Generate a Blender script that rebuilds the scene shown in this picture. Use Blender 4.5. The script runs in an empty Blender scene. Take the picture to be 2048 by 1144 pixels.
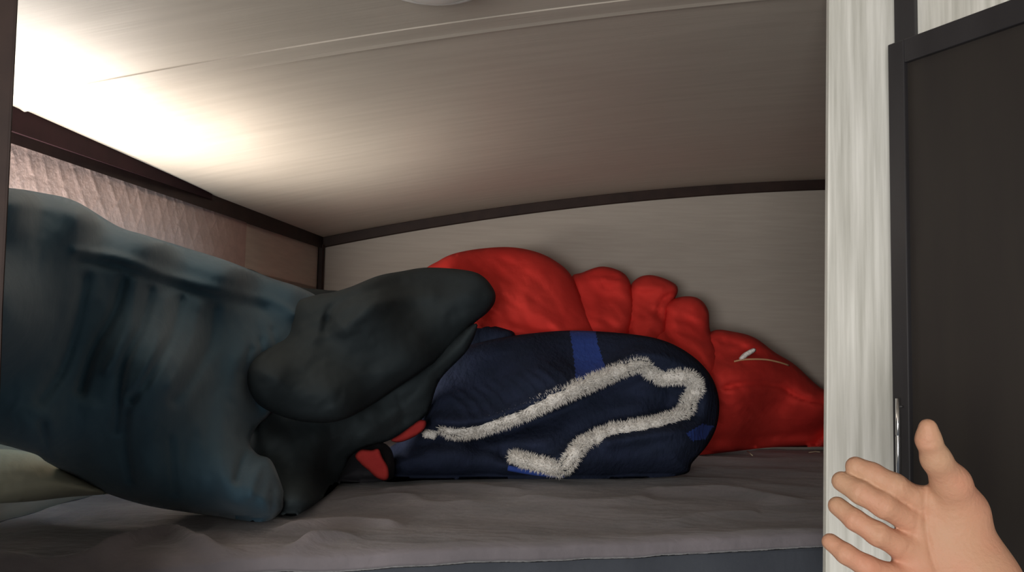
import bpy, bmesh, math, random
import numpy as np
from mathutils import Vector, Matrix, noise
from mathutils.geometry import delaunay_2d_cdt

random.seed(7); rng = np.random.default_rng(7)
S = bpy.context.scene; COL = S.collection
W, H, F = 2048.0, 1144.0, 1700.0
EYE = Vector((0, 0, 1.60))
PITCH = math.atan(128/1700.0); ROLL = math.radians(1.15)
MZ = EYE.z-0.261                       # mattress top
YW = 2.40                              # far wall

# ------------------------------------------------------------ camera
cd = bpy.data.cameras.new('camera'); cam = bpy.data.objects.new('camera', cd); COL.objects.link(cam)
cd.sensor_width = 36; cd.lens = 36*F/W; cd.clip_start = .02
Mc = Matrix.Translation(EYE) @ Matrix.Rotation(math.pi/2+PITCH, 4, 'X') @ Matrix.Rotation(ROLL, 4, 'Z')
cam.matrix_world = Mc
S.camera = cam
RC = np.array(Mc.to_3x3()); E = np.array(EYE)

def ray(u, v):
    u = np.asarray(u, float); v = np.asarray(v, float)
    d = np.stack([(u-W/2)/F, -(v-H/2)/F, -np.ones_like(u)], -1)
    return d @ RC.T
def P(u, v, Y):
    d = ray(u, v); Y = np.asarray(Y, float)
    return E + d*(Y/d[..., 1])[..., None]
def PZ(u, v, z):
    d = ray(u, v); return E + d*((z-E[2])/d[..., 2])[..., None]
def V(a): return Vector([float(x) for x in a])

# ceiling profile from the arched far edge
_tp = [(640,475),(700,466),(800,449),(900,430),(1000,415),(1100,402),(1250,385),(1380,375),(1500,367),(1655,360)]
_pw = np.array([P(u, v, YW) for u, v in _tp])
_cf = np.polyfit(_pw[:, 0], _pw[:, 2], 2)
def zc(x):
    x = np.clip(x, -1.2, 1.3); return np.polyval(_cf, x)
def PC(u, v):
    a, b = .05, 6.
    d = ray(u, v); d = d/d[1]
    for _ in range(50):
        m = (a+b)/2; p = E+d*m
        if p[2] < zc(p[0]): a = m
        else: b = m
    return E+d*a
XC = float(P(640, 480, YW)[0])
_n = PC(25, 248)
SL = (XC-_n[0])/(YW-_n[1])             # left wall slope dX/dY
LEAN = .22
def xl(y, z=None):
    x = XC-SL*(YW-y)
    if z is not None: x = x-LEAN*np.maximum(0, (EYE.z+.12)-z)
    return x

# ------------------------------------------------------------ materials
def lin(c):
    r = []
    for x in c:
        x = x/255.; r.append(x/12.92 if x <= .04045 else ((x+.055)/1.055)**2.4)
    return tuple(r)+(1,)
MATS = {}
def mat(name, c1, c2=None, rough=.8, scale=(8, 8, 8), detail=4, bump=0., bscale=None, metal=0, sheen=0, spec=.5, sss=0, coat=0):
    if name in MATS: return MATS[name]
    m = bpy.data.materials.new(name); m.use_nodes = True; nt = m.node_tree; N = nt.nodes; L = nt.links
    b = N['Principled BSDF']; b.inputs['Roughness'].default_value = rough; b.inputs['Metallic'].default_value = metal
    b.inputs['Specular IOR Level'].default_value = spec
    if sheen:
        b.inputs['Sheen Weight'].default_value = sheen; b.inputs['Sheen Roughness'].default_value = .5
    if coat: b.inputs['Coat Weight'].default_value = coat; b.inputs['Coat Roughness'].default_value = .3
    if sss:
        b.inputs['Subsurface Weight'].default_value = sss; b.inputs['Subsurface Radius'].default_value = (.01, .004, .002); b.inputs['Subsurface Scale'].default_value = .5
    tc = N.new('ShaderNodeTexCoord'); mp = N.new('ShaderNodeMapping'); mp.inputs['Scale'].default_value = scale
    L.new(tc.outputs['Object'], mp.inputs['Vector'])
    nz = N.new('ShaderNodeTexNoise'); nz.inputs['Scale'].default_value = 1; nz.inputs['Detail'].default_value = detail
    L.new(mp.outputs[0], nz.inputs['Vector'])
    rp = N.new('ShaderNodeValToRGB'); rp.color_ramp.elements[0].position = .32; rp.color_ramp.elements[1].position = .68
    rp.color_ramp.elements[0].color = lin(c1); rp.color_ramp.elements[1].color = lin(c2 or c1)
    L.new(nz.outputs['Fac'], rp.inputs['Fac']); L.new(rp.outputs[0], b.inputs['Base Color'])
    if bump:
        mp2 = N.new('ShaderNodeMapping'); mp2.inputs['Scale'].default_value = bscale or scale
        L.new(tc.outputs['Object'], mp2.inputs['Vector'])
        n2 = N.new('ShaderNodeTexNoise'); n2.inputs['Scale'].default_value = 1; n2.inputs['Detail'].default_value = 3
        L.new(mp2.outputs[0], n2.inputs['Vector'])
        bp = N.new('ShaderNodeBump'); bp.inputs['Strength'].default_value = 1; bp.inputs['Distance'].default_value = bump
        L.new(n2.outputs['Fac'], bp.inputs['Height']); L.new(bp.outputs[0], b.inputs['Normal'])
    MATS[name] = m; return m

M_ceil = mat('ceiling_panel', (184,173,160), (193,182,169), rough=.42, scale=(6,60,6), detail=6, bump=.00025, bscale=(10,220,10), spec=.5)
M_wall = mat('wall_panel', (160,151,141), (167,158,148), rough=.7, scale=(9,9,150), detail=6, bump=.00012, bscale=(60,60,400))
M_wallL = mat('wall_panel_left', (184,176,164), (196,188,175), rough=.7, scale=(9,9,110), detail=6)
M_trim = mat('brown_trim', (40,28,25), (50,36,31), spec=.25, rough=.6, scale=(30,30,30))
M_trim_shadow = mat('trim_shadow_maroon', (34,16,20), (42,20,24), rough=.85, spec=.15, scale=(20,20,20))  # shade colour for the strip along the ceiling edge
M_dark = mat('espresso_laminate', (36,31,29), (43,38,34), rough=.55, scale=(30,30,4), detail=5)
M_dark2 = mat('espresso_frame', (40,38,40), (48,46,48), rough=.4, scale=(30,30,4))
M_wood = mat('whitewashed_wood', (196,194,184), (238,236,228), rough=.55, scale=(110,110,5), detail=7, bump=.0004, bscale=(160,160,8))
M_chrome = mat('chrome', (225,225,225), rough=.18, metal=1)
M_plast = mat('white_plastic', (225,220,214), rough=.35)
M_lens = mat('frosted_lens', (236,230,224), rough=.3)
M_slate = mat('slate_blue_nylon', (54,79,94), (60,86,102), rough=.78, spec=.25, scale=(5,5,5), bump=.0012, bscale=(28,28,28), sheen=.15)
M_char = mat('charcoal_lining', (48,56,60), (54,62,66), rough=.9, spec=.2, scale=(6,6,6), bump=.001, bscale=(40,40,40))
M_red = mat('red_cotton', (208,52,46), (216,60,52), rough=.85, spec=.2, scale=(6,6,6), bump=.0012, bscale=(45,45,45))
M_navy = mat('navy_knit', (34,41,58), (40,47,68), rough=.95, spec=.1, scale=(20,20,20), bump=.003, bscale=(120,60,60))
M_blue = mat('royal_blue_stripe', (34,62,140), (40,70,150), rough=.9, scale=(20,20,20), bump=.003, bscale=(120,60,60))
M_fleece = mat('white_fleece', (232,228,222), (244,240,234), rough=.95, scale=(60,60,60), bump=.004, bscale=(260,260,260))
M_grey = mat('grey_mauve_plush', (102,97,101), (128,121,125), rough=.9, scale=(7,16,7), detail=5, bump=.003, bscale=(40,90,40), sheen=.25)
M_tick = mat('dark_mattress_ticking', (62,66,74), (72,76,84), rough=.85, scale=(10,10,10), bump=.001, bscale=(80,80,80))
M_board = mat('brown_bunk_board', (72,54,50), (84,64,58), rough=.6, scale=(4,60,60))
M_cream = mat('cream_cotton', (150,150,132), (166,165,147), rough=.85, scale=(9,9,9), bump=.001, bscale=(70,70,70))
M_pink = mat('pink_curtain', (166,142,134), (178,152,144), rough=.8, scale=(40,40,40), bump=.001, bscale=(160,160,160))
M_skin = mat('skin', (188,132,107), (180,141,113), rough=.62, spec=.35, scale=(22,22,22), detail=4, bump=.0006, bscale=(300,300,300), sss=.12)
M_cord = mat('tan_cord', (186,142,104), rough=.7)
M_red2 = mat('dull_red_cloth', (158,46,46), (172,54,50), rough=.9, spec=.2, scale=(30,30,30), bump=.001, bscale=(60,60,60))
M_straw = mat('straw', (205,196,165), rough=.7)
M_black = mat('black_nylon', (26,26,32), (34,33,40), rough=.8, scale=(12,12,12), bump=.001, bscale=(50,50,50))

# ------------------------------------------------------------ helpers
def link(name, me, mats, parent=None, smooth=True):
    o = bpy.data.objects.new(name, me); COL.objects.link(o)
    for m in (mats if isinstance(mats, (list, tuple)) else [mats]): me.materials.append(m)
    if smooth:
        for p in me.polygons: p.use_smooth = True
    if parent: o.parent = parent
    return o
def mesh(name, vs, fs, mats, parent=None, smooth=True, mi=None):
    me = bpy.data.meshes.new(name); me.from_pydata([tuple(map(float, v)) for v in vs], [], [tuple(int(i) for i in f) for f in fs]); me.update()
    bm = bmesh.new(); bm.from_mesh(me); bmesh.ops.recalc_face_normals(bm, faces=bm.faces); bm.to_mesh(me); bm.free()
    if mi is not None: me.polygons.foreach_set('material_index', list(mi))
    return link(name, me, mats, parent, smooth)
def tag(o, label=None, cat=None, group=None, kind=None):
    if label: o['label'] = label
    if cat: o['category'] = cat
    if group: o['group'] = group
    if kind: o['kind'] = kind
    return o
def empty(name, loc):
    o = bpy.data.objects.new(name, None); COL.objects.link(o); o.location = loc; o.empty_display_size = .05; return o
def adopt(child, parent):
    child.parent = parent; child.matrix_parent_inverse = Matrix.Translation(parent.location).inverted(); return child
def prism(name, quad, off, mats, parent=None, bevel=.0):
    """solid from a planar loop of points and an extrusion vector"""
    n = len(quad); vs = [V(q) for q in quad]+[V(q)+V(off) for q in quad]
    fs = [tuple(range(n)), tuple(range(2*n-1, n-1, -1))]+[(i, (i+1) % n, n+(i+1) % n, n+i) for i in range(n)]
    o = mesh(name, vs, fs, mats, parent, smooth=False)
    if bevel:
        b = o.modifiers.new('bevel', 'BEVEL'); b.width = bevel; b.segments = 2; b.limit_method = 'ANGLE'
    return o
def catmull(pts, closed=True, step=6., dim=2):
    pts = np.array(pts, float); n = len(pts); out = []
    rngi = range(n) if closed else range(n-1)
    for i in rngi:
        if closed: p0, p1, p2, p3 = pts[(i-1) % n], pts[i], pts[(i+1) % n], pts[(i+2) % n]
        else: p0, p1, p2, p3 = pts[max(i-1, 0)], pts[i], pts[i+1], pts[min(i+2, n-1)]
        k = max(1, int(round(np.linalg.norm(p2-p1)/step)))
        for j in range(k):
            t = j/k
            out.append(.5*((2*p1)+(-p0+p2)*t+(2*p0-5*p1+4*p2-p3)*t*t+(-p0+3*p1-3*p2+p3)*t**3))
    if not closed: out.append(pts[-1])
    return np.array(out)
def seg_dist(p, poly, closed):
    """distance and sign (left/right) of points p to a polyline"""
    a = poly; b = np.roll(poly, -1, 0)
    if not closed: a, b = poly[:-1], poly[1:]
    best = np.full(len(p), 1e9); sg = np.zeros(len(p)); tt = np.zeros(len(p))
    for i in range(len(a)):
        ab = b[i]-a[i]; L2 = max(ab@ab, 1e-9); t = np.clip(((p-a[i])@ab)/L2, 0, 1)
        q = a[i]+t[:, None]*ab; d = np.hypot(*(p-q).T); m = d < best
        best[m] = d[m]; cr = ab[0]*(p[:, 1]-a[i, 1])-ab[1]*(p[:, 0]-a[i, 0]); sg[m] = np.sign(cr)[m]; tt[m] = ((i+t)/len(a))[m]
    return best, sg, tt
def inside(p, poly):
    x, y = p.T; c = np.zeros(len(p), bool); n = len(poly); j = n-1
    for i in range(n):
        xi, yi = poly[i]; xj, yj = poly[j]
        m = ((yi > y) != (yj > y)) & (x < (xj-xi)*(y-yi)/((yj-yi) if yj != yi else 1e-9)+xi)
        c ^= m; j = i
    return c
def affine(cp):
    A = np.array([[1, u, v] for u, v, _ in cp]); y = np.array([c[2] for c in cp]); k = np.linalg.lstsq(A, y, rcond=None)[0]
    return lambda u, v: k[0]+k[1]*u+k[2]*v
def idw(cp):
    C = np.array(cp, float)
    def f(u, v):
        d2 = (u[:, None]-C[:, 0])**2+(v[:, None]-C[:, 1])**2+900.; w = d2**-1.5
        return (w*C[:, 2]).sum(1)/w.sum(1)
    return f
def fbm(q, oct=3):
    return np.array([noise.fractal(Vector((float(a), float(b), float(c))), 1., 2., oct) for a, b, c in q])
def clampf(p):
    p = p.copy()
    p[:, 2] = np.maximum(p[:, 2], MZ+.009)
    p[:, 0] = np.maximum(p[:, 0], xl(p[:, 1], p[:, 2])+.018)
    p[:, 1] = np.minimum(p[:, 1], YW-.015)
    return p
def clampr(p):
    # keep points above the bed and off the walls by bringing them nearer, so that shapes keep their outline
    d = p-E
    for _ in range(12):
        s = np.ones(len(p))
        m = E[2]+d[:, 2] < MZ+.009; s[m] = ((MZ+.009-E[2])/d[m, 2])
        d *= s[:, None]
        bad = (E[0]+d[:, 0] < xl(E[1]+d[:, 1], E[2]+d[:, 2])+.018) | (E[1]+d[:, 1] > YW-.015)
        d[bad] *= .97
    return E+d
def relief(outline, base, t, R, folds=(), creases=(), back=.6, res=6., nz=(0, 1), zones=(), seed=0, clamp=True, wr=None):
    """closed, rounded soft body whose outline is 'outline'; every point gets its own real depth"""
    ol = catmull(outline, True, res)
    x0, y0 = ol.min(0); x1, y1 = ol.max(0)
    gx, gy = np.meshgrid(np.arange(x0, x1, res), np.arange(y0, y1, res*.87)); gx = gx+((np.arange(gx.shape[0]) % 2)*res*.5)[:, None]
    g = np.stack([gx.ravel(), gy.ravel()], 1); g = g[inside(g, ol)]
    d, _, _ = seg_dist(g, ol, True); g = g[d > res*.55]
    nb = len(ol); pts = np.vstack([ol, g])
    r = delaunay_2d_cdt([Vector(p) for p in pts], [(i, (i+1) % nb) for i in range(nb)], [], 1, 1e-5)
    vp = np.array([tuple(q) for q in r[0]]); fs = [tuple(f) for f in r[2]]
    d, _, _ = seg_dist(vp, ol, True); bord = d < .3
    s = np.clip(d/R, 0, 1); prof = np.sqrt(1-(1-s)**2)
    b0 = base(vp[:, 0], vp[:, 1])
    dd = t*prof
    edge = np.clip(d/(R*.35), 0, 1)
    for (pl, w, a) in folds:
        e, _, _ = seg_dist(vp, catmull(pl, False, 12), False); dd = dd+a*np.exp(-(e/w)**2)*edge
    for (pl, w, a) in creases:      # fabric overlaps: high lip on the right-hand side of the line, sharp drop on the other
        c = catmull(pl, False, 12)
        e, sg, tt = seg_dist(vp, c, False); fade = np.clip(np.minimum(tt, 1-tt)*6, 0, 1)
        dd = dd+edge*fade*a*np.where(sg > 0, np.exp(-e/w)*(1-np.exp(-e/2.5)), -.6*np.exp(-e/(w*.3)))
    if nz[0]:
        k = fbm(np.stack([vp[:, 0]/nz[1], vp[:, 1]/nz[1], np.full(len(vp), 3.7+seed)], 1)); dd = dd+nz[0]*k*edge
    if wr:
        a, su, sv, th = wr; cu = vp[:, 0]*math.cos(th)+vp[:, 1]*math.sin(th); cv = -vp[:, 0]*math.sin(th)+vp[:, 1]*math.cos(th)
        wp = fbm(np.stack([vp[:, 0]/60, vp[:, 1]/60, np.full(len(vp), seed+.5)], 1), 2)
        k = fbm(np.stack([cu/su+wp*.6, cv/sv+wp*.6, np.full(len(vp), 9.1+seed)], 1), 2)
        dd = dd+a*(.35-np.abs(k)*1.6)*edge
    fr = P(vp[:, 0], vp[:, 1], b0-dd); bk = P(vp[:, 0], vp[:, 1], b0+t*back*prof)
    if clamp: fr = clampr(fr); bk = clampf(bk)
    vs = list(fr); idx = np.arange(len(vp)); bi = idx.copy()
    for i in range(len(vp)):
        if not bord[i]: bi[i] = len(vs); vs.append(bk[i])
    out = []; mi = []
    cen = np.array([vp[list(f)].mean(0) for f in fs]); mz = np.zeros(len(fs), int)
    for zi, zp in zones: mz[inside(cen, np.array(zp, float))] = zi
    for k, f in enumerate(fs):
        out.append(f); mi.append(mz[k])
    for k, f in enumerate(fs):
        g2 = tuple(bi[i] for i in f[::-1])
        if set(g2) != set(f): out.append(g2); mi.append(mz[k])
    return vs, out, mi
def merge(parts):
    vs, fs, mi = [], [], []
    for v, f, m in parts:
        o = len(vs); vs += list(v); fs += [tuple(i+o for i in q) for q in f]; mi += list(m)
    return vs, fs, mi
def tube(path, rad, seg=10, cap=True):
    path = [V(p) for p in path]; vs, fs = [], []; n = len(path); up = None
    for i, p in enumerate(path):
        t = (path[min(i+1, n-1)]-path[max(i-1, 0)]).normalized()
        if up is None: up = t.orthogonal().normalized()
        up = (up-t*up.dot(t)).normalized(); sd = t.cross(up); r = rad(i/(n-1)) if callable(rad) else rad
        for k in range(seg):
            a = 2*math.pi*k/seg; vs.append(p+(up*math.cos(a)+sd*math.sin(a))*r)
    for i in range(n-1):
        for k in range(seg):
            k2 = (k+1) % seg; fs.append((i*seg+k, i*seg+k2, (i+1)*seg+k2, (i+1)*seg+k))
    if cap: fs += [tuple(range(seg))[::-1], tuple(range((n-1)*seg, n*seg))]
    return vs, fs, [0]*len(fs)

# ------------------------------------------------------------ room shell
def sheet(name, fn, nu, nv, thick, m, kind='structure'):
    vs = []; fs = []
    for side in (0, 1):
        for i in range(nu+1):
            for j in range(nv+1): vs.append(np.array(fn(i/nu, j/nv))+(np.array(thick) if side else 0))
    A = (nu+1)*(nv+1); q = lambda i, j, s: s*A+i*(nv+1)+j
    for i in range(nu):
        for j in range(nv):
            fs.append((q(i, j, 0), q(i+1, j, 0), q(i+1, j+1, 0), q(i, j+1, 0))); fs.append((q(i, j, 1), q(i, j+1, 1), q(i+1, j+1, 1), q(i+1, j, 1)))
    for i in range(nu):
        for j in (0, nv): fs.append((q(i, j, 0), q(i, j, 1), q(i+1, j, 1), q(i+1, j, 0)))
    for j in range(nv):
        for i in (0, nu): fs.append((q(i, j, 0), q(i, j+1, 0), q(i, j+1, 1), q(i, j, 1)))
    o = mesh(name, vs, fs, m); o['kind'] = kind
    e = o.modifiers.new('es', 'EDGE_SPLIT'); e.split_angle = math.radians(40)
    return o
XR = 1.45; YB = -1.3
sheet('ceiling', lambda a, b: (-1.6+a*(XR+1.6), YB+b*(YW-YB+.02), float(zc(-1.6+a*(XR+1.6)))), 60, 2, (0, 0, .03), M_ceil)
sheet('wall_back', lambda a, b: (XC-.6+a*(XR-XC+.6), YW, .9+b*(float(zc(XC-.6+a*(XR-XC+.6)))-.9+.02)), 40, 2, (0, .03, 0), M_wall)
# left wall with a window opening beside the duvet
WY0, WY1, WZ0, WZ1 = .80, 1.88, EYE.z-.02, EYE.z+.165
def lw(y, z): return np.array((float(xl(y, z)), y, z))
wv, wf = [], []
ys = [.1, WY0, WY1, YW+.02]; zs = [.9, WZ0, WZ1, EYE.z+.12, float(zc(XC))+.02]
for y in ys:
    for z in zs: wv.append(lw(y, z))
nA = len(wv); wv += [p+np.array((-.03, 0, 0)) for p in wv]
for s in (0, nA):
    for i in range(3):
        for j in range(4):
            if i == 1 and j == 1: continue
            k = s+i*5+j; wf.append((k, k+5, k+6, k+1))
for a, b in ((6, 7), (7, 12), (12, 11), (11, 6)): wf.append((a, b, b+nA, a+nA))
o = mesh('wall_left', wv, wf, M_wallL, smooth=False); o['kind'] = 'structure'
# window frame and glass
def bar(a, b, w, d, m, name, parent=None, up=(0, 0, 1)):
    a = V(a); b = V(b); t = (b-a).normalized(); up = V(up); sd = t.cross(up).normalized(); up = sd.cross(t)
    q = [a+sd*x*w+up*y*d for x, y in ((-.5, -.5), (.5, -.5), (.5, .5), (-.5, .5))]
    return prism(name, q, b-a, m, parent, bevel=min(w, d)*.15)
c = [lw(WY0, WZ0), lw(WY1, WZ0), lw(WY1, WZ1), lw(WY0, WZ1)]
fvs, ffs, fmi = [], [], []
cc = sum(c)/4
inner = [p+(cc-p)*.09+np.array((-.004, 0, 0)) for p in c]
outr = [p+(cc-p)*(-.03) for p in c]
vs = [p+np.array((.006, 0, 0)) for p in outr]+[p+np.array((.006, 0, 0)) for p in inner]+[p+np.array((-.03, 0, 0)) for p in c]+[p+np.array((-.026, 0, 0)) for p in inner]
fs = []
for i in range(4):
    j = (i+1) % 4
    fs += [(i, j, 4+j, 4+i), (8+i, 12+i, 12+j, 8+j), (4+i, 4+j, 12+j, 12+i), (i, 8+i, 8+j, j)]
win = mesh('window_1', vs, fs, M_trim, smooth=False); win['kind'] = 'structure'
M_glass = bpy.data.materials.new('window_glass'); M_glass.use_nodes = True
nt = M_glass.node_tree; b = nt.nodes['Principled BSDF']; nt.nodes.remove(b)
tr = nt.nodes.new('ShaderNodeBsdfTransparent'); gl = nt.nodes.new('ShaderNodeBsdfGlossy'); gl.inputs['Roughness'].default_value = .05
mx = nt.nodes.new('ShaderNodeMixShader'); mx.inputs[0].default_value = .06
nt.links.new(tr.outputs[0], mx.inputs[1]); nt.links.new(gl.outputs[0], mx.inputs[2]); nt.links.new(mx.outputs[0], nt.nodes['Material Output'].inputs[0])
g = prism('window_glass', [p+np.array((-.016, 0, 0)) for p in inner], (-.004, 0, 0), M_glass); g.parent = win
# right end of the bunk and the cabin behind the camera
o = prism('wall_right', [(XR, YB, .4), (XR, YW+.02, .4), (XR, YW+.02, float(zc(XR))+.02), (XR, YB, float(zc(XR))+.02)], (.03, 0, 0), M_wall); o['kind'] = 'structure'

# arched dark trim on the far wall, left wall trim and corner trim
def sweep(name, path, hgt, dep, m, up=(0, 0, 1), rnd=True, kind='structure', parent=None):
    """rectangular moulding with eased edges swept along a path; hgt, dep may be functions of t; path is the top inner edge"""
    path = [V(p) for p in path]; n = len(path); vs = []; fs = []; k = 8
    for i, p in enumerate(path):
        t = (path[min(i+1, n-1)]-path[max(i-1, 0)]).normalized(); u = V(up); sd = u.cross(t).normalized(); u = t.cross(sd)
        h = hgt(i/(n-1)) if callable(hgt) else hgt; d = dep(i/(n-1)) if callable(dep) else dep; e = min(h, d)*.25
        for a, b in ((0, 0), (d-e, 0), (d, -e), (d, -h+e), (d-e, -h), (e*.2, -h), (0, -h+e*.2), (0, -e*.1)): vs.append(p+sd*a+u*b)
    for i in range(n-1):
        for j in range(k): fs.append((i*k+j, i*k+(j+1) % k, (i+1)*k+(j+1) % k, (i+1)*k+j))
    fs += [tuple(range(k))[::-1], tuple(range((n-1)*k, n*k))]
    o = mesh(name, vs, fs, m, parent, smooth=False)
    if kind: o['kind'] = kind
    return o
xs = np.linspace(XC, XR-.01, 60)
sweep('trim_1', [(x, YW-.001, float(zc(x))+.001) for x in xs][::-1], lambda t: .030-.0*t, .009, M_trim)
zl = float(zc(XC))
ysl = np.linspace(.3, YW-.005, 40)
sweep('trim_2', [(float(xl(y))+.001, y, zl+.001+0*y) for y in ysl][::-1], .028, .010, M_trim, up=(0, 0, 1)) if False else None
tp = []
for y in ysl:
    x = float(xl(y)); tp.append((x+.001, y, float(zc(x+.006))+.002))
sweep('trim_2', tp[::-1] if False else tp, .030, -.011, M_trim)
sweep('trim_3', [(XC+.016+.000*k, YW-.004, z) for k, z in enumerate(np.linspace(MZ, zl-.02, 4))], .017, .014, M_trim, up=(1, 0, 0)).location = (0, 0, 0)

# ceiling batten over the panel seam
su = [(60,203),(200,170),(350,143),(500,115),(700,80),(900,49),(1100,20),(1210,4),(1300,-8)]
sy = [float(PC(u, v)[1]) for u, v in su]; print('SEAMY', [round(a, 3) for a in sy])
YS = float(np.mean(sy))
vs = []; fs = []; xs = np.linspace(-.95, XR-.02, 50)
prof = [(-.024, .002), (-.020, -.0012), (.013, -.0016), (.021, -.0028), (.0235, -.0026), (.025, .002)]
for i, x in enumerate(xs):
    for a, b in prof: vs.append((x, YS+a+.012, float(zc(x))+b))
k = len(prof)
for i in range(len(xs)-1):
    for j in range(k-1): fs.append((i*k+j, i*k+j+1, (i+1)*k+j+1, (i+1)*k+j))
o = mesh('trim_4', vs, fs, M_ceil, smooth=False); o['kind'] = 'structure'

# ------------------------------------------------------------ near dark post at the left of the bunk opening
YP = .66
q = [P(-800, -60, YP), P(39, -60, YP), P(6, 620, YP), P(-30, 1700, YP), P(-800, 1700, YP)]
o = prism('trim_5', q, (-.012, .02, 0), M_trim, bevel=.003); o['kind'] = 'structure'

# ------------------------------------------------------------ whitewashed panel at the right, dark door
YR = 1.03
q = [P(1659, -70, YR), P(1800, -70, YR), P(1800, 1230, YR), P(1651, 1230, YR)]
o = prism('wall_front', q, (0, .011, 0), M_wood, bevel=.0015); o['kind'] = 'structure'
a0 = P(1783, 700, YR-.022)                       # door hinge line (near corner of the cabinet)
ang = math.atan((177-1024)/1700.)
dv = np.array((-math.sin(ang), -math.cos(ang), 0.)); dv = dv/np.linalg.norm(dv)    # runs right and toward the camera
nv = np.array((dv[1], -dv[0], 0.))                                                  # into the cabinet?
if nv[0] < 0: nv = -nv
def on(u, v, off=0.):
    """hit of pixel ray with the vertical door plane shifted by off into the cabinet"""
    d = ray(u, v); p0 = a0+nv*off; t = ((p0-E)@nv)/(d@nv); return E+d*t
zt = float(on(1785, 86)[2]); x_l = on(1783, 700)
zb = .75; DW = .42
fw = .023
def dq(s0, s1, z0, z1, off): return [a0*np.array((1, 1, 0))+nv*off+dv*s+np.array((0, 0, z)) for s, z in ((s0, z0), (s1, z0), (s1, z1), (s0, z1))]
door = empty('door_1', V(a0*np.array((1, 1, 0))+dv*DW/2+np.array((0, 0, zb)))); tag(door, kind='structure')
TH = .02
f = adopt(prism('door_stile', dq(0, fw, zb, zt, 0), V(nv*TH), M_dark2, bevel=.0015), door)
f = adopt(prism('door_stile', dq(DW-fw, DW, zb, zt, 0), V(nv*TH), M_dark2, bevel=.0015), door)
f = adopt(prism('door_rail', dq(fw, DW-fw, zt-fw*1.25, zt, 0), V(nv*TH), M_dark2, bevel=.0015), door)
f = adopt(prism('door_rail', dq(fw, DW-fw, zb, zb+fw*1.25, 0), V(nv*TH), M_dark2, bevel=.0015), door)
f = adopt(prism('door_panel', dq(fw-.002, DW-fw+.002, zb+fw, zt-fw, .006), V(nv*.01), M_dark), door)
# chrome pull: rod on two posts
h0 = on(1795, 797, -.009); h1 = on(1797, 1000, -.009)
hv = tube([h0, h0+(h1-h0)*.36, h0+(h1-h0)*.37, h0+(h1-h0)*.38, h1], lambda t: .0019 if abs(t-.5) < .1 else .0024, 14)
hd = mesh('door_handle', *hv[:2], M_chrome); adopt(hd, door); hd['label'] = 'slim chrome bar handle'
for k in (.08, .92):
    pc = h0+(h1-h0)*k; pv = tube([pc, pc+nv*.0095], .0015, 10); adopt(mesh('handle_mount', *pv[:2], M_chrome), hd)
for c_ in [c_ for c_ in hd.children]:
    c_.matrix_parent_inverse = Matrix.Identity(4); 
# fascia behind the door and corner bead
prism('wall_cabinet', dq(.012, 1.5, .6, 2.3, .022), V(nv*.015), M_wood)['kind'] = 'structure'
bpy.data.objects['wall_cabinet'].name = 'wall_cabinet'
s1 = on(1831, 40, .018); s0 = on(1790, 40, .018)
sA = float((s0-a0)@dv); sB = float((s1-a0)@dv); print('bead', sA, sB)
prism('trim_6', dq(sA, sB, .6, 2.3, .016), V(nv*.008), M_dark2, bevel=.001)['kind'] = 'structure'

# ------------------------------------------------------------ round ceiling lamp at the top edge
lc = PC(862, -48); R0 = 118*lc[1]/F
lp = empty('ceiling_light', V(lc)); tag(lp, 'round white ceiling lamp cut by the top edge of the picture', 'ceiling light')
def lathe(prof, c, seg=40):
    vs = []; fs = []
    for r, z in prof:
        for k in range(seg): a = 2*math.pi*k/seg; vs.append((c[0]+r*math.cos(a), c[1]+r*math.sin(a), c[2]+z))
    for i in range(len(prof)-1):
        for k in range(seg): k2 = (k+1) % seg; fs.append((i*seg+k, i*seg+k2, (i+1)*seg+k2, (i+1)*seg+k))
    fs += [tuple(range(seg)), tuple(range((len(prof)-1)*seg, len(prof)*seg))[::-1]]
    return vs, fs
adopt(mesh('lamp_base', *lathe([(R0*.2, .008), (R0, .008), (R0, -.004), (R0*.97, -.008), (R0*.86, -.009), (R0*.84, -.005)], lc), M_plast), lp)
adopt(mesh('lamp_lens', *lathe([(R0*.83, -.004), (R0*.8, -.010), (R0*.65, -.0145), (R0*.4, -.018), (R0*.12, -.0195), (.001, -.0197)], lc), M_lens), lp)

# ------------------------------------------------------------ curtain on the left wall, trim shadow above it as a solid strip
shadow_y = np.linspace(.75, 1.66, 40)
cur = empty('window_curtain', (float(xl(1.2))+.02, 1.2, zl-.03)); tag(cur, 'short pink crinkled curtain hanging below a maroon shadow strip along the left wall', 'curtain')
rp = [(float(xl(y))+.010, y, float(zc(float(xl(y))+.03))+.002) for y in shadow_y]
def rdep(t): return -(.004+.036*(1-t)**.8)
r_ = sweep('trim_shadow_strip', rp, lambda t: .016+.012*(1-t), rdep, M_trim_shadow, kind=None); adopt(r_, cur); r_['label'] = 'maroon strip shaped as the trim shadow, tapering toward the far end'  # shadow at the ceiling edge built as a dark solid
vs = []; fs = []; NY, NZ = 260, 50
for s in (0, 1):
    for i in range(NY+1):
        y = .8+(1.86-.8)*i/NY
        for j in range(NZ+1):
            z = zl-.026-.115*j/NZ
            zig = abs(((y*26+math.floor(j/13)*.5+.35*math.sin(y*17)) % 1)-.5)*2; zz = (j % 13)/13
            hgt = math.exp(-((zig-zz)/.22)**2)*.0013+.0004*math.sin(y*90)
            fade = min(1, (1.86-y)/.25)
            vs.append((float(xl(y, z))+.0035+max(0, hgt)*fade+(.0 if s else .0012), y, z))
A = (NY+1)*(NZ+1)
for s in (0, 1):
    for i in range(NY):
        for j in range(NZ): k = s*A+i*(NZ+1)+j; fs.append((k, k+1, k+NZ+2, k+NZ+1))
adopt(mesh('curtain_cloth', vs, fs, M_pink), cur)

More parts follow.
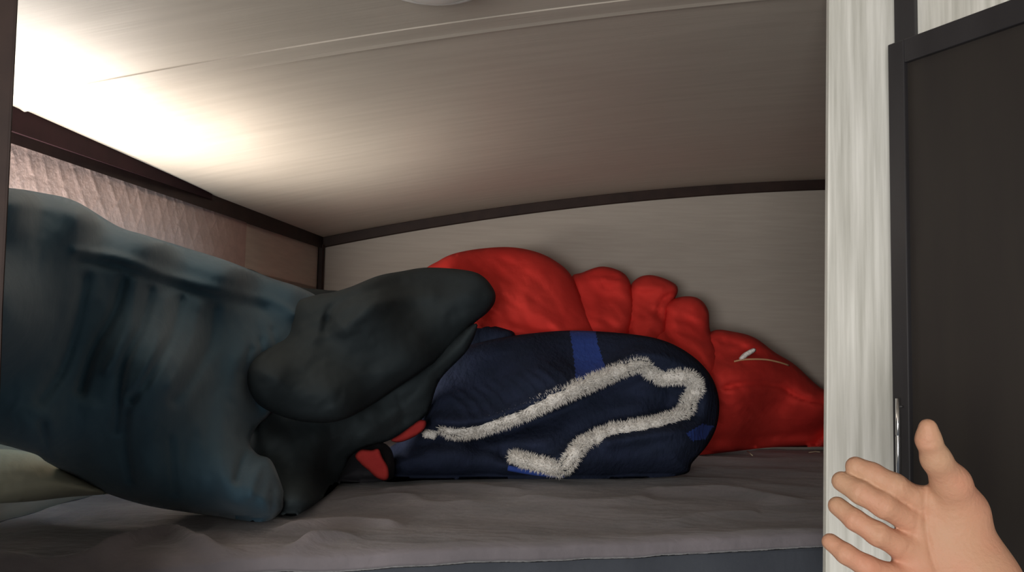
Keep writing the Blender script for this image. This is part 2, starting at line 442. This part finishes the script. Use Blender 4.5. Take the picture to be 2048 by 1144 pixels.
# ------------------------------------------------------------ bunk board, mattress, bedspread
eL = PZ(-60, 1122, MZ); eR = PZ(1655, 1066, MZ)
ek = (eR[1]-eL[1])/(eR[0]-eL[0])
def yf(x): return eL[1]+ek*(x-eL[0])
print('front edge', eL, eR)
XA, XB = -1.0, XR-.03
def slab(name, z0, z1, inset, m, bevel):
    xa = float(xl(1.05, z0))+.03; xb = float(xl(YW, z1))+.03
    q = [(xa, yf(xa)+inset, z0), (XB, yf(XB)+inset, z0), (XB, YW-.02, z0), (xb, YW-.02, z0)]
    return prism(name, q, (0, 0, z1-z0), m, bevel=bevel)
o = slab('mattress', MZ-.115, MZ-.016, .012, M_tick, .012); tag(o, 'thin dark blue-grey mattress filling the bunk under the plush bedspread', 'mattress')
o = slab('bunk_board', MZ-.16, MZ-.116, -.012, M_board, .004); o.name = 'floor'; o['kind'] = 'structure'
# bedspread
ridges = []
def rg(px, w, a): ridges.append((np.array([PZ(u, v, MZ)[:2] for u, v in catmull(px, False, 20)]), w, a))
rg([(-40,1112),(80,1116),(190,1108),(300,1082),(350,1078),(400,1096),(480,1108),(570,1104),(640,1085),(720,1078)], .012, .016)
rg([(560,1068),(640,1056),(720,1050),(800,1060)], .016, .010)
rg([(760,990),(900,975),(1050,985)], .02, .006)
rg([(690,1010),(800,1000),(860,1015),(960,1010)], .02, .006)
rg([(1040,1000),(1180,1012),(1300,1000)], .03, .008)
rg([(1300,985),(1450,985),(1600,1010)], .035, .010)
rg([(100,1040),(250,1050),(420,1060)], .03, -.012)
rg([(1340,1060),(1400,1035),(1520,1030)], .015, .004)
NX, NT = 420, 150
vs = []; fs = []; drop = .018
gx = np.linspace(-.93, XB-.01, NX+1)
pts = np.zeros((NX+1, NT+1, 3))
for i, x in enumerate(gx):
    y0 = yf(x); y1 = YW-.03
    lx = 0
    for j in range(NT+1):
        t = j/NT
        if t < .12:                     # hem to the rounded lip
            a = t/.12
            if a < .5: y, z = y0-.006, MZ-drop*(1-a*1.2)+.0
            else:
                b = (a-.5)*2*math.pi/2; y, z = y0-.006+.02*(1-math.cos(b)), MZ-drop*.4+.0+drop*.55*math.sin(b)
        else:
            y = y0+.014+(y1-y0-.014)*((t-.12)/.88)**1.5; z = MZ+.003
        pts[i, j] = (x, y, z)
fl = pts.reshape(-1, 3)
nn = fbm(np.stack([fl[:, 0]*5, fl[:, 1]*9, fl[:, 2]*0+1.3], 1), 4)
n3 = fbm(np.stack([fl[:, 0]*3+7, fl[:, 1]*2, fl[:, 2]*0], 1), 2)
fl[:, 2] += nn*.0045
left = np.clip((-.15-fl[:, 0])/.3, 0, 1)
hem = np.clip(1-(fl[:, 1]-np.array([yf(x) for x in fl[:, 0]]))/.03, 0, 1)
fl[:, 2] -= hem*(left*.012+.004*n3)
for pl, w, a in ridges:
    e, _, tt = seg_dist(fl[:, :2], pl, False); fl[:, 2] += a*np.exp(-(e/w)**2)*np.clip(np.minimum(tt, 1-tt)*8+.15, 0, 1)*(1-.85*hem)
fl[:, 2] = np.where(hem < .3, np.maximum(fl[:, 2], MZ-.003), fl[:, 2])
for i, k in enumerate(fl):
    if k[0] < xl(k[1], k[2])+.012: fl[i, 0] = xl(k[1], k[2])+.012
n1 = len(fl); vs = list(fl)+[p-np.array((0, -.002, .006)) for p in fl]
q = lambda i, j: i*(NT+1)+j
for i in range(NX):
    for j in range(NT):
        a = (q(i, j), q(i+1, j), q(i+1, j+1), q(i, j+1)); fs.append(a); fs.append(tuple(n1+k for k in a[::-1]))
for i in range(NX): fs.append((q(i, 0), n1+q(i, 0), n1+q(i+1, 0), q(i+1, 0)))
o = mesh('bedspread', vs, fs, M_grey); tag(o, 'wrinkled grey-mauve plush bedspread covering the mattress', 'bedspread')

def ym(u, v): return float(PZ(u, v, MZ+.008)[1])   # depth at which a pixel touches the bedspread

# ------------------------------------------------------------ cream pillow under the duvet at the left
b = affine([(0, 1003, ym(0, 1003)-.20), (200, 988, ym(200, 988)-.20), (60, 880, ym(0, 1003)-.16)])
pv = relief([(-120,900),(-30,898),(60,905),(140,945),(216,983),(205,989),(140,994),(60,1003),(-40,1008),(-120,1005)], b, .055, 46, nz=(.004, 50), back=.9, clamp=False)
o = mesh('pillow', pv[0], pv[1], M_cream); tag(o, 'cream cotton pillow corner squeezed under the slate blue duvet at left', 'pillow')

# ------------------------------------------------------------ slate duvet
dv_ = empty('duvet', V(PZ(480, 1035, MZ+.01))); tag(dv_, 'large puffy slate blue duvet with charcoal lining rolled over at its right end', 'duvet')
y0 = ym(530, 1040)
body_ol = [(-330,385),(-200,372),(-60,372),(20,376),(80,385),(150,402),(235,452),(290,470),(370,495),(450,520),(540,555),(600,575),(640,600),(650,650),(590,700),(560,760),(545,820),(515,852),(500,885),(515,908),(540,918),(556,950),(569,995),(558,1028),(520,1044),(430,1032),(330,1018),(270,1005),(210,985),(150,955),(95,925),(60,905),(-60,880),(-200,900),(-330,930)]  # unseen left end added nearer to keep window light off the front
bb = idw([(530,1040,y0+.02),(-330,400,.68),(-330,900,.72),(0,400,.90),(0,880,1.06),(200,980,1.24),(120,420,1.04),(250,460,1.18),(250,750,1.16),(420,520,1.40),(560,580,1.66),(560,780,1.5),(640,600,1.72),(600,980,y0+.07),(-60,600,.84)])
folds = [([(20,400),(150,420),(300,480),(430,540),(540,575)], 22, .010),
         ([(150,500),(240,515),(330,548),(430,575),(540,600),(590,630)], 9, .010),([(160,520),(240,535),(330,566),(430,594),(530,618)], 9, -.012),
         ([(170,560),(150,650),(120,740),(80,800)], 14, -.015),([(245,560),(225,630),(185,700),(160,780)], 12, -.017),([(300,580),(285,650),(245,740),(232,860)], 10, -.016),
         ([(362,600),(345,670),(300,750),(262,800)], 11, -.016),([(430,618),(418,690),(380,760),(350,800)], 12, -.019),([(253,820),(250,890),(262,960)], 9, -.010),
         ([(272,560),(255,650),(215,740)], 11, .008),([(330,600),(315,680),(275,780)], 12, .010),([(398,610),(380,690),(340,770)], 12, .010),
         ([(85,850),(98,900),(130,940)], 10, -.014),([(340,880),(350,985)], 9, -.008),([(400,860),(405,980)], 14, .006),([(180,820),(190,920)], 24, .010),([(300,840),(300,950)], 22, .008),
         ([(490,640),(470,760),(445,900),(470,1010)], 34, .024),([(530,650),(560,700),(600,740)], 14, .010),
         ([(560,700),(500,760),(530,830)], 20, -.035),([(545,660),(556,705)], 6, -.010),([(522,680),(525,725)], 6, -.010),([(500,700),(484,745)], 6, -.010),
         ([(474,960),(486,915),(510,880)], 9, -.024),([(500,990),(515,935)], 12, .014),([(545,1020),(548,965)], 6, -.012)]
creases = []
pv = relief(body_ol, bb, .10, 95, folds=folds, back=.35, nz=(.003, 80), wr=(.0022, 50, 160, .2), seed=1)
shell = adopt(mesh('duvet_cover', pv[0], pv[1], M_slate), dv_)
# lower fold beneath the roll
low_ol = [(500,800),(560,812),(640,830),(720,810),(800,760),(880,700),(935,655),(955,650),(935,700),(880,760),(858,820),(830,850),(780,880),(730,895),(700,915),(692,948),(664,982),(612,1020),(575,1032),(500,1000),(480,930),(490,850)]
lb = idw([(690,945,ym(690,952)-.02),(590,1020,ym(590,1022)),(940,670,1.78),(840,850,1.72),(480,880,1.52),(545,900,1.44),(560,820,1.56)])
pv = relief(low_ol, lb, .055, 50, folds=[([(700,890),(770,840),(860,770)], 14, .010),([(560,900),(600,860),(700,850)], 18, -.012),([(640,880),(620,960)], 18, .012),([(800,790),(810,850)], 9, -.008),([(730,840),(690,920)], 12, -.008)], nz=(.004, 45), back=.8, wr=(.004, 70, 26, -.6), seed=2)
o = adopt(mesh('lower_fold', pv[0], pv[1], M_char), dv_); o['label'] = 'charcoal lining fold below the roll'
# roll of charcoal lining
roll_ol = [(600,600),(640,588),(662,585),(700,574),(755,552),(800,543),(855,535),(930,540),(965,552),(988,580),(990,603),(975,625),(945,650),(900,700),(850,738),(790,778),(740,812),(690,838),(640,846),(580,838),(525,815),(503,790),(493,760),(500,725),(540,690),(570,665),(580,640),(585,620)]
rb = idw([(500,760,1.42),(600,620,1.62),(985,600,1.86),(860,540,1.90),(640,845,1.46),(800,775,1.64),(700,640,1.6),(940,650,1.82)])
rf = [([(655,640),(668,610),(720,585),(800,560)], 11, -.022),([(655,640),(650,660)], 9, -.02),([(690,655),(740,612),(810,592),(860,590)], 20, .024),
      ([(690,640),(740,600),(830,575)], 9, -.010),([(870,600),(850,680),(790,740)], 40, .012),([(600,700),(680,760),(760,760)], 36, .018),
      ([(520,760),(560,800),(640,820)], 20, -.006),([(580,640),(620,680)], 18, .014),([(680,590),(740,572),(820,556)], 7, .008)]
pv = relief(roll_ol, rb, .105, 78, folds=rf, nz=(.005, 55), wr=(.004, 80, 30, -.5), back=.6, seed=3)
o = adopt(mesh('rolled_lining', pv[0], pv[1], M_char), dv_); o['label'] = 'charcoal lining turned over into a thick roll'
# back hump of the duvet seen between cover and roll
pv = relief([(490,540),(540,556),(600,574),(650,580),(690,588),(700,640),(640,700),(560,660),(470,600)], idw([(430,505,1.62),(690,600,1.85),(600,660,1.66)]), .05, 45, nz=(.003, 40), back=.6)
o = adopt(mesh('inner_fold', pv[0], pv[1], M_char), dv_); o['label'] = 'charcoal fold behind the roll'

# ------------------------------------------------------------ red sleeping bag piled against the far wall
rd = empty('sleeping_bag', V(PZ(1300, 905, MZ+.01))); tag(rd, 'crumpled red sleeping bag heaped against the far wall behind the navy blanket', 'sleeping bag')
parts = []
def lobe(ol, cp, t, R, **k):
    parts.append(relief(ol, idw(cp), t, R, wr=k.pop('wr', (.007, 75, 24, .55)), nz=k.pop('nz', (.005, 45)), back=k.pop('back', .5), **k))
lobe([(840,560),(880,520),(930,502),(1010,494),(1070,503),(1115,525),(1145,555),(1175,620),(1200,700),(1100,740),(950,740),(860,680)],
     [(860,560,2.12),(1010,500,2.20),(1160,560,2.2),(950,700,2.10),(1180,700,2.12)], .13, 85,
     folds=[([(900,540),(1000,570),(1090,640),(1150,700)], 12, .012),([(930,600),(1010,640),(1100,660)], 10, -.008),([(960,650),(1040,660),(1130,690)], 12, .012),([(1000,520),(1080,570),(1130,640)], 10, -.006),([(980,630),(1000,660)], 9, -.014)], seed=4)
lobe([(1140,560),(1165,545),(1205,533),(1245,545),(1262,570),(1268,610),(1262,660),(1240,720),(1150,720),(1135,640)],
     [(1200,540,2.26),(1200,700,2.14)], .07, 32, folds=[([(1172,556),(1195,548),(1220,553),(1250,552)], 4, -.010),([(1205,560),(1240,566)], 6, .007),([(1190,600),(1200,680)], 14, .008)], seed=5)
lobe([(1255,590),(1270,560),(1300,550),(1340,562),(1356,580),(1340,620),(1330,680),(1310,730),(1255,730),(1250,660)],
     [(1300,556,2.27),(1290,710,2.15)], .065, 30, folds=[([(1345,588),(1322,602),(1318,635)], 5, -.018),([(1272,620),(1262,650),(1258,700)], 4, -.010),([(1275,575),(1320,575)], 8, .010),([(1300,640),(1280,720)], 10, .010)], seed=6)
lobe([(1325,640),(1330,610),(1360,594),(1395,596),(1416,620),(1420,660),(1436,710),(1440,780),(1420,860),(1330,830),(1300,760),(1290,690)],
     [(1380,600,2.24),(1430,780,2.10),(1310,760,2.12)], .075, 34, folds=[([(1330,660),(1370,710),(1420,790)], 8, -.016),([(1350,650),(1400,700),(1430,760)], 14, .012)], seed=7)
lobe([(1395,700),(1425,662),(1470,664),(1510,676),(1550,705),(1590,730),(1640,775),(1690,800),(1710,880),(1640,893),(1540,895),(1450,905),(1385,908),(1370,880),(1390,800)],
     [(1480,670,2.22),(1640,780,2.30),(1400,900,ym(1400,906)),(1560,890,ym(1560,893)),(1700,880,ym(1700,888)),(1450,780,2.1)], .10, 60,
     folds=[([(1440,720),(1500,700),(1560,720)], 9, -.014),([(1400,760),(1470,745),(1560,750),(1620,790)], 30, .018),([(1450,775),(1500,766),(1560,772),(1600,795),(1650,806)], 4.5, -.022),([(1455,788),(1530,780),(1590,805)], 14, .010),([(1440,680),(1480,690),(1530,720)], 5, -.008),([(1440,880),(1540,880),(1650,860)], 14, -.02),([(1560,830),(1620,810),(1650,850)], 20, .010),([(1495,690),(1520,690),(1600,740)], 10, .010)], seed=8)
vs, fs, mi = merge(parts); adopt(mesh('bag_shell', vs, fs, M_red), rd)
def ondepth(px, y): return [P(u, v, yy) for (u, v), yy in zip(px, y)]
cp = catmull([(1468,723,2.055),(1490,719,2.05),(1530,719,2.055),(1560,725,2.07),(1578,731,2.09)], False, 6)
cv = tube([P(a[0], a[1], a[2]) for a in cp], .0022, 8)
o = adopt(mesh('drawcord', cv[0], cv[1], M_cord), rd); o['label'] = 'thin tan drawcord'
pv = relief([(1478,716),(1490,704),(1508,696),(1512,702),(1498,712),(1484,721)], lambda u, v: 2.05+0*u, .006, 6, back=.5, res=3)
o = adopt(mesh('care_tag', pv[0], pv[1], M_fleece), rd); o['label'] = 'small white tag'

# ------------------------------------------------------------ navy blanket with white fleece edging
nb = empty('fleece_blanket', V(PZ(1100, 950, MZ+.01))); tag(nb, 'folded navy knit blanket with white fleece edging and a royal blue stripe', 'blanket')
yb = ym(1100, 955)
def stripe_zone(*p): return [tuple(q) for q in p]
top_ol = [(760,960),(772,905),(800,880),(830,850),(850,800),(880,745),(920,700),(980,680),(1060,667),(1150,661),(1260,668),(1330,682),(1385,712),(1422,752),(1438,800),(1434,850),(1415,890),(1385,925),(1370,948),(1290,956),(1150,958),(1000,958),(860,960)]
nbb = idw([(860,955,yb+.01),(1100,957,yb+.01),(1370,945,ym(1370,950)),(1430,800,1.92),(1150,665,1.98),(950,690,1.92),(1100,800,1.82),(830,850,1.82)])
nf = [([(877,875),(1000,862),(1100,825),(1200,780),(1290,748),(1340,775),(1370,790)], 17, -.035),
      ([(960,880),(1080,850),(1180,815),(1270,790),(1330,800)], 30, -.055),
      ([(1010,905),(1090,905),(1150,870),(1230,838),(1340,818)], 18, -.040),
      ([(840,890),(900,890),(980,900),(1080,960)], 8, -.008),
      ([(860,840),(960,845),(1060,810),(1200,748),(1295,705),(1400,745),(1418,800),(1395,850),(1310,868),(1220,885)], 15, .030),
      ([(1180,920),(1290,905),(1380,880)], 24, .012),([(1160,905),(1135,940)], 10, .008)]
for k in range(11):               # pulled knit ribs on the top layer
    x = 900+k*22; nf.append(([(x, 792-k*7), (x+26, 812-k*7), (x+40, 836-k*8)], 5, .005))
zn = [(1, stripe_zone((1138,655),(1190,655),(1196,690),(1214,745),(1218,760),(1160,790),(1152,760),(1146,700))),
      (1, stripe_zone((1372,866),(1404,848),(1428,852),(1410,878),(1385,882)))]
pv = relief(top_ol, nbb, .125, 100, folds=nf, nz=(.003, 40), back=.2, zones=zn, res=4.2, seed=9)
o = adopt(mesh('blanket_knit', pv[0], pv[1], [M_navy, M_blue], mi=pv[2]), nb)
me = o.data
# depth lookup on the front of the blanket
from mathutils.bvhtree import BVHTree
bvh = BVHTree.FromPolygons([V(v) for v in pv[0]], pv[1])
def hit(u, v, off=.008):
    d = V(ray(u, v)).normalized(); h = bvh.ray_cast(EYE, d)
    return (h[0]-d*off) if h[0] else V(P(u, v, 1.75))
def fleece(px, rad, name, dens=11., tint=None, hair=1.5):
    c = catmull(px, False, 5); path = [hit(u, v) for u, v in c]
    # smooth the path in depth
    arr = np.array(path)
    for _ in range(6): arr[1:-1] = arr[1:-1]*.5+(arr[:-2]+arr[2:])*.25
    vs, fs, mi = tube(arr, lambda t: .84*rad*(min(1, .30+min(t, 1-t)*6))*(1+.16*math.sin(t*61)+.1*math.sin(t*143+1)), 14)
    n = len(arr); vs = [V(v) for v in vs]
    for i in range(n-1):
        a, b = V(arr[i]), V(arr[i+1]); L = (b-a).length; t = (b-a).normalized()
        for _ in range(int(dens*L*1000)):
            p = a+(b-a)*random.random(); r = Vector([random.gauss(0, 1) for _ in range(3)]); r = (r-t*r.dot(t)).normalized()
            e = min(1, .5+10*min(i/n, 1-i/n)); root = p+r*rad*.8*e; ln = random.uniform(.45, 1)*rad*.6*hair
            d = (r+t*random.gauss(0, .45)+Vector((0, 0, random.gauss(-.1, .3)))).normalized(); s = d.cross(t).normalized()*.00075
            k = len(vs); vs += [root+s, root-s, root+d*ln]; fs.append((k, k+1, k+2)); s2 = t*.00075; k = len(vs); vs += [root+s2, root-s2, root+d*ln]; fs.append((k, k+1, k+2))
    return adopt(mesh(name, vs, fs, M_fleece), nb)
e1 = fleece([(880,857),(905,862),(940,861),(985,848),(1040,829),(1090,806),(1141,783),(1200,758),(1250,737),(1280,727),(1296,730)], .0145, 'fleece_edging')
e2 = fleece([(1290,728),(1300,746),(1318,754),(1345,755),(1372,752),(1390,762),(1394,780),(1380,794),(1374,808),(1375,822)], .0145, 'fleece_edging')
e3 = fleece([(1378,820),(1350,835),(1310,848),(1260,856),(1222,862),(1200,872),(1180,880),(1160,890),(1150,905),(1138,925),(1125,938)], .0138, 'fleece_edging')
e4 = fleece([(1020,912),(1045,920),(1075,927),(1105,936),(1125,941)], .0135, 'fleece_edging')
e5 = fleece([(846,868),(860,868),(874,872)], .009, 'fleece_edging', hair=.8)
bl = [hit(u, v, .006) for u, v in catmull([(1016,936),(1060,944),(1100,949),(1128,950)], False, 5)]
tv = tube(bl, .0055, 10); o = adopt(mesh('blue_binding', tv[0], tv[1], M_blue), nb); o['label'] = 'royal blue binding under the white edge'
# dark second layer showing behind the duvet roll
pv = relief([(920,690),(935,655),(960,648),(1000,655),(1030,670),(1010,720),(940,730)], idw([(940,660,2.0),(1020,690,1.98)]), .05, 30, back=.6, nz=(.002, 30))
o = adopt(mesh('folded_corner', pv[0], pv[1], M_navy), nb)

# ------------------------------------------------------------ black stuff sack and red cloth strips at the front of the pile
ys_ = ym(725, 962)
pv = relief([(672,958),(690,930),(705,905),(730,888),(765,885),(785,905),(788,950),(770,962),(720,966),(680,966)], idw([(725,964,ys_),(735,890,ys_+.05)]), .04, 30, nz=(.003, 25), back=1., seed=11, res=4,
            folds=[([(760,890),(775,930),(770,955)], 8, .01)])
o = mesh('cloth_bundle', pv[0], pv[1], M_black); tag(o, 'small bunched black cloth between the duvet and the navy blanket', 'cloth')
sp = BVHTree.FromPolygons([V(v) for v in pv[0]], pv[1])
def strip(name, ol, y, t, m):
    pv = relief(ol, idw(y), t, 8, back=.7, res=3, nz=(.002, 18)); return mesh(name, pv[0], pv[1], m)
o = strip('cloth_strip', [(710,912),(722,899),(742,900),(757,898),(765,915),(776,935),(777,955),(768,961),(752,955),(738,942),(722,928)], [(715,905,ys_-.045),(775,955,ys_-.05)], .01, M_red2)
tag(o, 'folded red cloth strip lying over the small black cloth bundle', 'cloth')
o = strip('cloth_strip', [(782,880),(800,868),(822,852),(840,840),(852,843),(850,856),(838,868),(815,880),(795,885)], [(785,880,1.66),(850,850,1.66)], .012, M_red2)
tag(o, 'small red cloth fold poking out below the charcoal duvet fold', 'cloth')

# wisps of straw on the bedspread near the sleeping bag
for px, lb_ in ((((1494,902),(1499,906),(1505,911)), 'short pale straw wisp on the bedspread before the red sleeping bag'), (((1618,905),(1630,903),(1640,904)), 'short pale straw wisp on the bedspread beside the whitewashed panel')):
    tv = tube([PZ(u, v, MZ+.012) for u, v in px], .0012, 6); tag(mesh('straw_wisp', tv[0], tv[1], M_straw), lb_, 'straw')

# ------------------------------------------------------------ hand and forearm: smooth distance field, one surface
def capsules(chain):
    return [(np.array(chain[i][0]), np.array(chain[i+1][0]), chain[i][1], chain[i+1][1]) for i in range(len(chain)-1)]
def J(u, v, y, r): return (P(u, v, y), r*y/F)
def sdc(G, a, b, ra, rb):
    ab = b-a; t = np.clip(((G-a)@ab)/(ab@ab), 0, 1); q = G-a-t[..., None]*ab
    return np.sqrt((q*q).sum(-1))-(ra+(rb-ra)*t)
def smin(a, b, k):
    h = np.clip(.5+.5*(b-a)/k, 0, 1); return b*(1-h)+a*h-k*h*(1-h)
D = .62
index = [J(1712,934,D+.012,20.5), J(1745,949,D+.006,22.5), J(1790,972,D-.002,24), J(1832,997,D,23.5), J(1880,1020,D+.004,27)]
middle = [J(1684,963,D+.012,20), J(1721,985,D+.002,22.5), J(1768,1011,D-.005,24.5), J(1812,1036,D,25), J(1870,1070,D+.004,27)]
ring = [J(1675,1012,D+.010,18.5), J(1710,1040,D+.0,20.5), J(1755,1068,D-.005,23), J(1798,1090,D-.002,25), J(1860,1120,D+.004,27)]
pinky = [J(1661,1084,D+.004,17), J(1692,1108,D-.004,19.5), J(1735,1134,D-.006,22), J(1782,1152,D-.004,24), J(1850,1180,D+.004,27)]
thumb = [J(1856,855,D-.034,17.5), J(1857,880,D-.032,21.5), J(1872,918,D-.026,26), J(1902,966,D-.014,35), J(1918,1015,D+.0,47)]
palmc = [([J(1842,1014,D+.006,28), J(1815,1140,D+.002,30)]), ([J(1890,1040,D+.006,44), J(1860,1170,D+.004,44)]), ([J(1925,1040,D+.004,44), J(1960,1150,D,56)]), ([J(1905,1090,D+.008,58), J(1970,1200,D,62)]), ([J(1850,1170,D,34), J(1960,1250,D-.006,46)])]
arm = [J(1962,1170,D-.004,62), J(2010,1245,D-.02,60), J(2090,1350,D-.05,66), J(2230,1540,D-.11,82), J(2420,1800,D-.18,95)]
allp = np.array([c[0] for ch in [index, middle, ring, pinky, thumb, arm[:4]] for c in ch]+[c[0] for ch in palmc for c in ch])
lo = allp.min(0)-.04; hi = allp.max(0)+.03; HS = .0014
nxyz = np.ceil((hi-lo)/HS).astype(int)
ax = [lo[i]+HS*np.arange(nxyz[i]) for i in range(3)]
G = np.stack(np.meshgrid(*ax, indexing='ij'), -1).astype(np.float32)
def chain_sd(ch, k=.004):
    f = None
    for c in capsules(ch):
        s = sdc(G, *c); f = s if f is None else smin(f, s, k)
    return f
palm = None
for ch in palmc:
    s = chain_sd(ch); palm = s if palm is None else smin(palm, s, .016)
palm = smin(palm, chain_sd(thumb, .006), .014)
palm = smin(palm, chain_sd(arm, .01), .02)
fing = None
for ch in (index, middle, ring, pinky):
    s = chain_sd(ch, .003)
    if fing is None: fing = s
    else: fing = smin(fing, s, .0012)
fd = smin(fing, palm, .007)
# creases: finger joints and palm lines carved shallowly into the palm side
def carve(px, y, r, k):
    global fd
    c = catmull(px, False, 14)
    for i in range(len(c)-1):
        a = P(c[i][0], c[i][1], y); b = P(c[i+1][0], c[i+1][1], y); s = sdc(G, a, b, r, r)
        fd = -smin(-fd, s, k)
def surf_y(u, v):
    d = ray(u, v); d = d/d[1]
    for yy in np.arange(D-.12, D+.08, .001):
        p = E+d*yy; q = ((p-lo)/HS).astype(int)
        if (q < 0).any() or (q >= nxyz).any(): continue
        if fd[tuple(q)] < 0: return yy
    return D
def carve_s(px, r=.0011, sink=.0002, k=.0022):
    k_ = r; r = .0045; sink = -(r-k_*1.0); k = .002
    global fd
    c = catmull(px, False, 14); ysf = [surf_y(u, v) for u, v in c]; new = fd
    for i in range(len(c)-1):
        a = P(c[i][0], c[i][1], ysf[i]+sink); b = P(c[i+1][0], c[i+1][1], ysf[i+1]+sink); s = sdc(G, a, b, r, r)
        new = -smin(-new, s, k)
    fd = new
def surface_nets(f, lo, h):
    s = f < 0; c0 = s[:-1, :-1, :-1].astype(int); cnt = np.zeros_like(c0)
    offs = [(i, j, k) for i in (0, 1) for j in (0, 1) for k in (0, 1)]
    n = np.array(f.shape)-1
    sl = lambda o: f[o[0]:o[0]+n[0], o[1]:o[1]+n[1], o[2]:o[2]+n[2]]
    for o in offs: cnt += (sl(o) < 0)
    act = (cnt > 0) & (cnt < 8); ids = -np.ones(act.shape, int); I = np.argwhere(act); ids[act] = np.arange(len(I))
    acc = np.zeros((len(I), 3)); num = np.zeros(len(I))
    for a in offs:
        for ax_ in range(3):
            if a[ax_] == 1: continue
            b = list(a); b[ax_] = 1; b = tuple(b)
            fa = sl(a)[act]; fb = sl(b)[act]; m = (fa < 0) != (fb < 0); t = np.where(m, fa/(fa-fb+1e-12), 0)
            p = np.tile(np.array(a, float), (len(I), 1)); p[:, ax_] += t; acc[m] += p[m]; num[m] += 1
    vs = lo+h*(I+acc/num[:, None]); fs = []
    for ax_ in range(3):
        o1, o2 = [k for k in range(3) if k != ax_]
        a = [slice(1, -1)]*3; b = [slice(1, -1)]*3; a[ax_] = slice(0, -1); b[ax_] = slice(1, None)
        A, B = s[tuple(a)], s[tuple(b)]
        X = np.argwhere(A != B)
        base = X.copy(); base[:, o1] += 1; base[:, o2] += 1
        e1 = np.zeros(3, int); e1[o1] = 1; e2 = np.zeros(3, int); e2[o2] = 1
        q = [base-e1-e2, base-e2, base, base-e1]
        ok = np.ones(len(base), bool)
        for c in q: ok &= (c >= 0).all(1) & (c < np.array(ids.shape)).all(1)
        Q = np.stack([ids[tuple(np.where(ok[:, None], c, 0).T)] for c in q], 1); ok &= (Q >= 0).all(1)
        fs.append(Q[ok])
    return vs, np.vstack(fs)
hv, hf = surface_nets(fd, lo, HS)
# joint and palm creases pressed into the skin
fwd = hv-E; loc = (fwd @ RC); pu = W/2+F*loc[:, 0]/-loc[:, 2]; pvv = H/2-F*loc[:, 1]/-loc[:, 2]; pp = np.stack([pu, pvv], 1)
order = {}
ku = np.round(pp/6).astype(int)
for i, (a, b) in enumerate(ku): order[(a, b)] = min(order.get((a, b), 9), hv[i, 1])
near = np.array([hv[i, 1] < order[(a, b)]+.006 for i, (a, b) in enumerate(ku)])
dirn = fwd/np.linalg.norm(fwd, axis=1)[:, None]
def press(px, w, a):
    e, _, tt = seg_dist(pp, catmull(px, False, 8), False); m = a*np.exp(-(e/w)**2)*np.clip(np.minimum(tt, 1-tt)*7+.1, 0, 1)*near
    hv[:] += dirn*m[:, None]
press([(1856,972),(1850,1005),(1852,1050),(1860,1100),(1875,1150)], 5, .0019)
press([(1838,1005),(1834,1045),(1822,1085),(1800,1125)], 4, .0008)
for a, b in (((1753,926),(1741,968)), ((1806,946),(1796,992)), ((1728,968),(1712,1004)), ((1779,992),(1764,1034)), ((1720,1018),(1702,1056)), ((1764,1052),(1750,1092)), ((1700,1090),(1684,1128)), ((1845,893),(1884,880))):
    press([a, ((a[0]+b[0])/2-2, (a[1]+b[1])/2), b], 3.4, .0009)
hand = mesh('person', hv, hf, M_skin)
sm = hand.modifiers.new('smooth', 'SMOOTH'); sm.factor = .5; sm.iterations = 3
tag(hand, 'bare right hand and wrist reaching in from bottom right, palm to the viewer, thumb up', 'person')

# ------------------------------------------------------------ light
w = bpy.data.worlds.new('world'); S.world = w; w.use_nodes = True
w.node_tree.nodes['Background'].inputs[0].default_value = (.80, .88, 1, 1); w.node_tree.nodes['Background'].inputs[1].default_value = .10
def area(name, loc, tgt, sx, sy, power, col, spread=180):
    l = bpy.data.lights.new(name, 'AREA'); l.shape = 'RECTANGLE'; l.size = sx; l.size_y = sy; l.energy = power; l.color = col; l.spread = math.radians(spread)
    o = bpy.data.objects.new(name, l); COL.objects.link(o); o.location = loc
    d = (V(tgt)-V(loc)); o.rotation_euler = d.to_track_quat('-Z', 'Y').to_euler(); return o
area('cabin_daylight', (-.6, -1.15, 1.42), (.15, 1.3, 1.5), 1.0, .7, 39, (1, .98, .95))
wc = sum(c)/4
area('window_daylight', wc+np.array((-.02, 0, 0)), wc+np.array((.6, .10, .45)), 1.02, .17, 21, (1, .94, .87), 160)

S.view_settings.view_transform = 'Standard'; S.view_settings.look = 'None'; S.view_settings.exposure = 0; S.view_settings.gamma = 1
S.view_settings.use_curve_mapping = False
